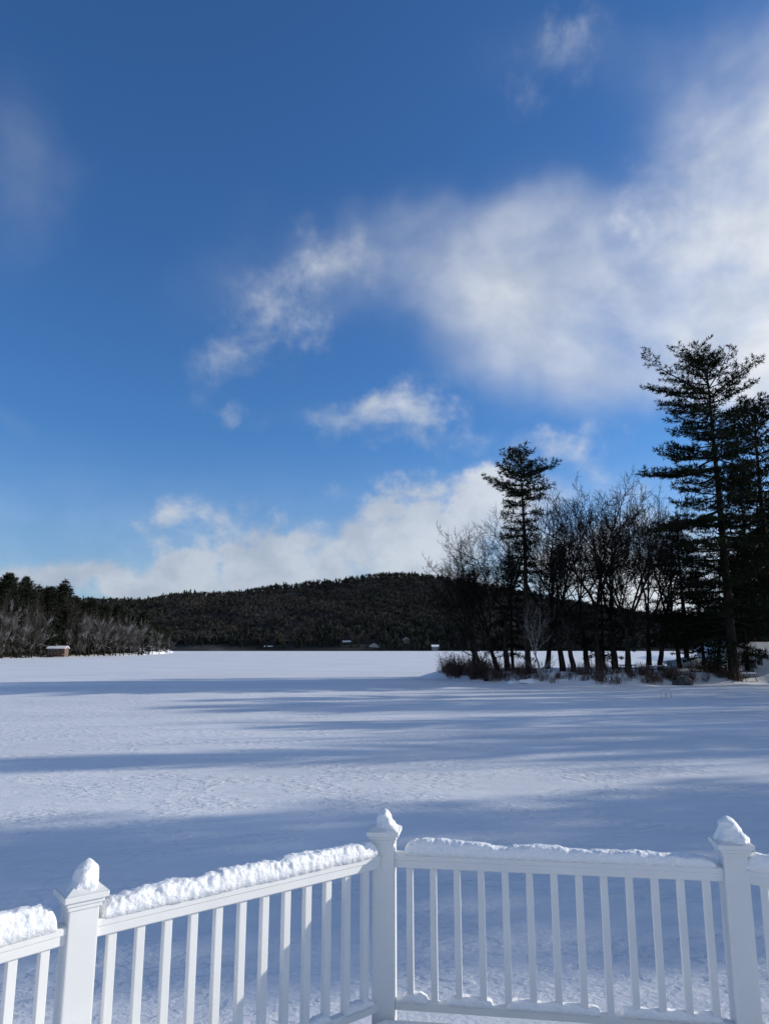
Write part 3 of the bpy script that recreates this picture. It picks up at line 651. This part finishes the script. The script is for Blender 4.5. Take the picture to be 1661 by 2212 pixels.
cap_snow(Lp,[(0,.070),(.015,.062),(.040,.050),(.07,.044),(.095,.036),(.112,.025),(.121,.014),(.125,.002)],(.022,0),5,'lopsided snow heap on the left railing post',aL)
cap_snow(Rp,[(0,.072),(.025,.073),(.050,.064),(.080,.050),(.102,.041),(.117,.030),(.126,.016),(.129,.002)],(-.015,0),8,'tall rounded snow lump on the right railing post',aR)

# ---------------------------------------------------------------- sun, sky, camera
sd=Vector((math.cos(R(SUN_EL))*math.cos(R(SUN_AZ)),math.cos(R(SUN_EL))*math.sin(R(SUN_AZ)),math.sin(R(SUN_EL))))
s=bpy.data.lights.new('sun','SUN'); s.energy=4.4; s.angle=R(.5); s.color=(1,.93,.81)
so=bpy.data.objects.new('sun',s); C.objects.link(so); so.rotation_euler=sd.to_track_quat('Z','Y').to_euler(); so.location=(50,20,60)
w=bpy.data.worlds.new('World'); bpy.context.scene.world=w; w.use_nodes=True; nt=w.node_tree; N=nt.nodes; L=nt.links
w.cycles.sampling_method='MANUAL'; w.cycles.sample_map_resolution=256
bg=N['Background']; bg.inputs[1].default_value=.1
sky=N.new('ShaderNodeTexSky'); sky.sky_type='NISHITA'; sky.sun_disc=False; sky.sun_elevation=R(SUN_EL); sky.sun_rotation=R(90-SUN_AZ); sky.air_density=1.0; sky.dust_density=.5; sky.ozone_density=1.6
tc=N.new('ShaderNodeTexCoord'); sep=N.new('ShaderNodeSeparateXYZ'); L.new(tc.outputs['Generated'],sep.inputs[0])
def mth(op,a,b=None,clamp=False):
    n=N.new('ShaderNodeMath'); n.operation=op; n.use_clamp=clamp
    for i,v in enumerate((a,b)):
        if v is None: continue
        if isinstance(v,(int,float)): n.inputs[i].default_value=v
        else: L.new(v,n.inputs[i])
    return n.outputs[0]
az=mth('ARCTAN2',sep.outputs[0],sep.outputs[1]); el=mth('ARCSINE',sep.outputs[2])
cmb=N.new('ShaderNodeCombineXYZ'); L.new(az,cmb.inputs[0]); L.new(el,cmb.inputs[1]); AE=cmb.outputs[0]
def fbm(scale,det,st=(1,1,1),rough=.55,dist=0,loc=(0,0,0),rot=0):
    mp=N.new('ShaderNodeMapping'); mp.inputs['Scale'].default_value=st; mp.inputs['Location'].default_value=loc; mp.inputs['Rotation'].default_value=(0,0,rot); L.new(AE,mp.inputs[0])
    n=N.new('ShaderNodeTexNoise'); n.noise_dimensions='2D'; n.inputs['Scale'].default_value=scale; n.inputs['Detail'].default_value=det; n.inputs['Roughness'].default_value=rough; n.inputs['Distortion'].default_value=dist; L.new(mp.outputs[0],n.inputs['Vector']); return n
def mrange(v,a,b,c=0,d=1,smooth=True):
    n=N.new('ShaderNodeMapRange'); n.interpolation_type='SMOOTHSTEP' if smooth else 'LINEAR'
    L.new(v,n.inputs[0]); n.inputs[1].default_value=a; n.inputs[2].default_value=b; n.inputs[3].default_value=c; n.inputs[4].default_value=d; return n.outputs[0]
def warp(node,ax,ay):
    wv=N.new('ShaderNodeVectorMath'); wv.operation='MULTIPLY_ADD'; L.new(node.outputs['Color'],wv.inputs[0]); wv.inputs[1].default_value=(ax,ay,0)
    ad=N.new('ShaderNodeVectorMath'); ad.operation='ADD'; L.new(AE,ad.inputs[0]); ad.inputs[1].default_value=(-ax/2,-ay/2,0); L.new(ad.outputs[0],wv.inputs[2]); return wv.outputs[0]
AW=warp(fbm(6,5,rough=.6),.24,.16); AV=warp(fbm(4.0,4,rough=.5,loc=(2,5,0)),.24,.14)
def blobs(lst,src):
    tot=None
    for x,y,rx,ry,rot,wt in lst:
        a,e_=azel(x,y); a2,_=azel(x+rx*.5,y); ra=abs(a2-a)*2; _,e2=azel(x,y-ry*.5); re=abs(e2-e_)*2
        mp=N.new('ShaderNodeMapping'); mp.vector_type='TEXTURE'; mp.inputs['Location'].default_value=(a,e_,0); mp.inputs['Rotation'].default_value=(0,0,R(rot)); mp.inputs['Scale'].default_value=(ra,re,1); L.new(src,mp.inputs[0])
        ln=N.new('ShaderNodeVectorMath'); ln.operation='LENGTH'; L.new(mp.outputs[0],ln.inputs[0])
        v=mrange(ln.outputs['Value'],0.0,1.45,wt,0); tot=v if tot is None else mth('ADD',tot,v)
    return tot
veil=blobs([(1700,560,330,470,0,1.1),(1400,640,440,260,0,.55),(1150,690,430,170,-8,.36),(950,570,480,180,0,.36),(640,580,300,130,12,.26),(1380,800,380,100,-6,.50),(1560,260,340,260,0,.36),(1610,760,290,120,0,.5),(1250,110,260,110,0,.16),
 (20,400,160,320,0,.34),(60,880,130,40,-10,.20),(1050,480,360,60,-4,.16)],AV)
puff=blobs([(700,625,170,100,30,.48),(510,720,150,115,30,.44),(840,905,250,70,-4,.46),(900,870,90,60,0,.25),(515,868,50,28,0,.32),(1220,115,180,95,10,.30),
 (1235,955,140,65,0,.62),(930,1065,180,60,12,.80),(1010,1115,200,80,5,.85),(850,1135,190,60,10,.55),(415,1170,120,70,20,.8),(550,1215,240,70,0,.9),(300,1240,220,60,0,.7),(730,1230,270,70,0,.75),(120,1265,330,50,0,.6),(0,1225,130,40,0,.35),(600,1290,700,50,0,.8),(1350,1070,140,70,0,.4),(1150,1250,400,90,0,.7),(1500,1250,300,120,0,.6),
 (715,1052,70,26,0,.3),(1500,440,110,180,20,.40),(1580,580,160,100,0,.36),(1370,430,80,70,30,.28)],AW)
n1=fbm(3.2,6,(1,1.7,1),.50,.25,rot=.3); n2=fbm(8,6,(1,1.35,1),.56,.15,(3,1,0)); n3=fbm(10,5,(1,1.3,1),.55,.1,(7,2,0))
va=mth('MULTIPLY',veil,mrange(n1.outputs['Fac'],.25,.75,.50,1.50,False)); va=mrange(va,.0,1.5,0,.94)
pa=mth('MULTIPLY',puff,mrange(n2.outputs['Fac'],.30,.70,.15,1.8,False)); pa=mrange(pa,.05,1.05,0,.88)
haze=mrange(el,.0,.30,.46,0)
# broken cloud added to the unseen sky behind the viewer, brightening the snow
rear_fill=mth('MULTIPLY',mrange(sep.outputs[1],.05,-.35,0,1),mrange(n1.outputs['Fac'],.3,.6,.15,.60))
inv=mth('MULTIPLY',mth('MULTIPLY',mth('SUBTRACT',1.0,va),mth('SUBTRACT',1.0,rear_fill)),mth('SUBTRACT',1.0,haze)); inv2=mth('SUBTRACT',1.0,pa); alpha=mth('SUBTRACT',1.0,mth('MULTIPLY',inv,inv2),True)
tint=N.new('ShaderNodeMix'); tint.data_type='RGBA'; tint.blend_type='MULTIPLY'; tint.inputs[0].default_value=1; L.new(sky.outputs[0],tint.inputs[6]); tint.inputs[7].default_value=(.50,.95,1.54,1)
dot=N.new('ShaderNodeVectorMath'); dot.operation='DOT_PRODUCT'; L.new(tc.outputs['Generated'],dot.inputs[0]); dot.inputs[1].default_value=sd
glow=mrange(dot.outputs['Value'],.0,.8,.0,1)
lum=mth('ADD',mth('MULTIPLY',mrange(n3.outputs['Fac'],.32,.68,0,1),.34),mth('ADD',mth('MULTIPLY',glow,.66),.04),True)
cc=N.new('ShaderNodeMix'); cc.data_type='RGBA'; L.new(lum,cc.inputs[0]); cc.inputs[6].default_value=(3.9,4.55,5.6,1); cc.inputs[7].default_value=(8.3,8.6,9.0,1)
fin=N.new('ShaderNodeMix'); fin.data_type='RGBA'; L.new(alpha,fin.inputs[0]); L.new(tint.outputs[2],fin.inputs[6]); L.new(cc.outputs[2],fin.inputs[7]); L.new(fin.outputs[2],bg.inputs[0])

cam=bpy.data.cameras.new('camera'); co=bpy.data.objects.new('camera',cam); C.objects.link(co); co.location=(0,0,CAMZ); co.rotation_euler=(PI/2+PITCH,0,0)
cam.sensor_fit='VERTICAL'; cam.sensor_height=36; cam.sensor_width=27; cam.lens=FP/2212*36; cam.clip_end=20000; cam.clip_start=.05
bpy.context.scene.camera=co
sc=bpy.context.scene; sc.view_settings.view_transform='Standard'; sc.view_settings.look='None'; sc.view_settings.exposure=0
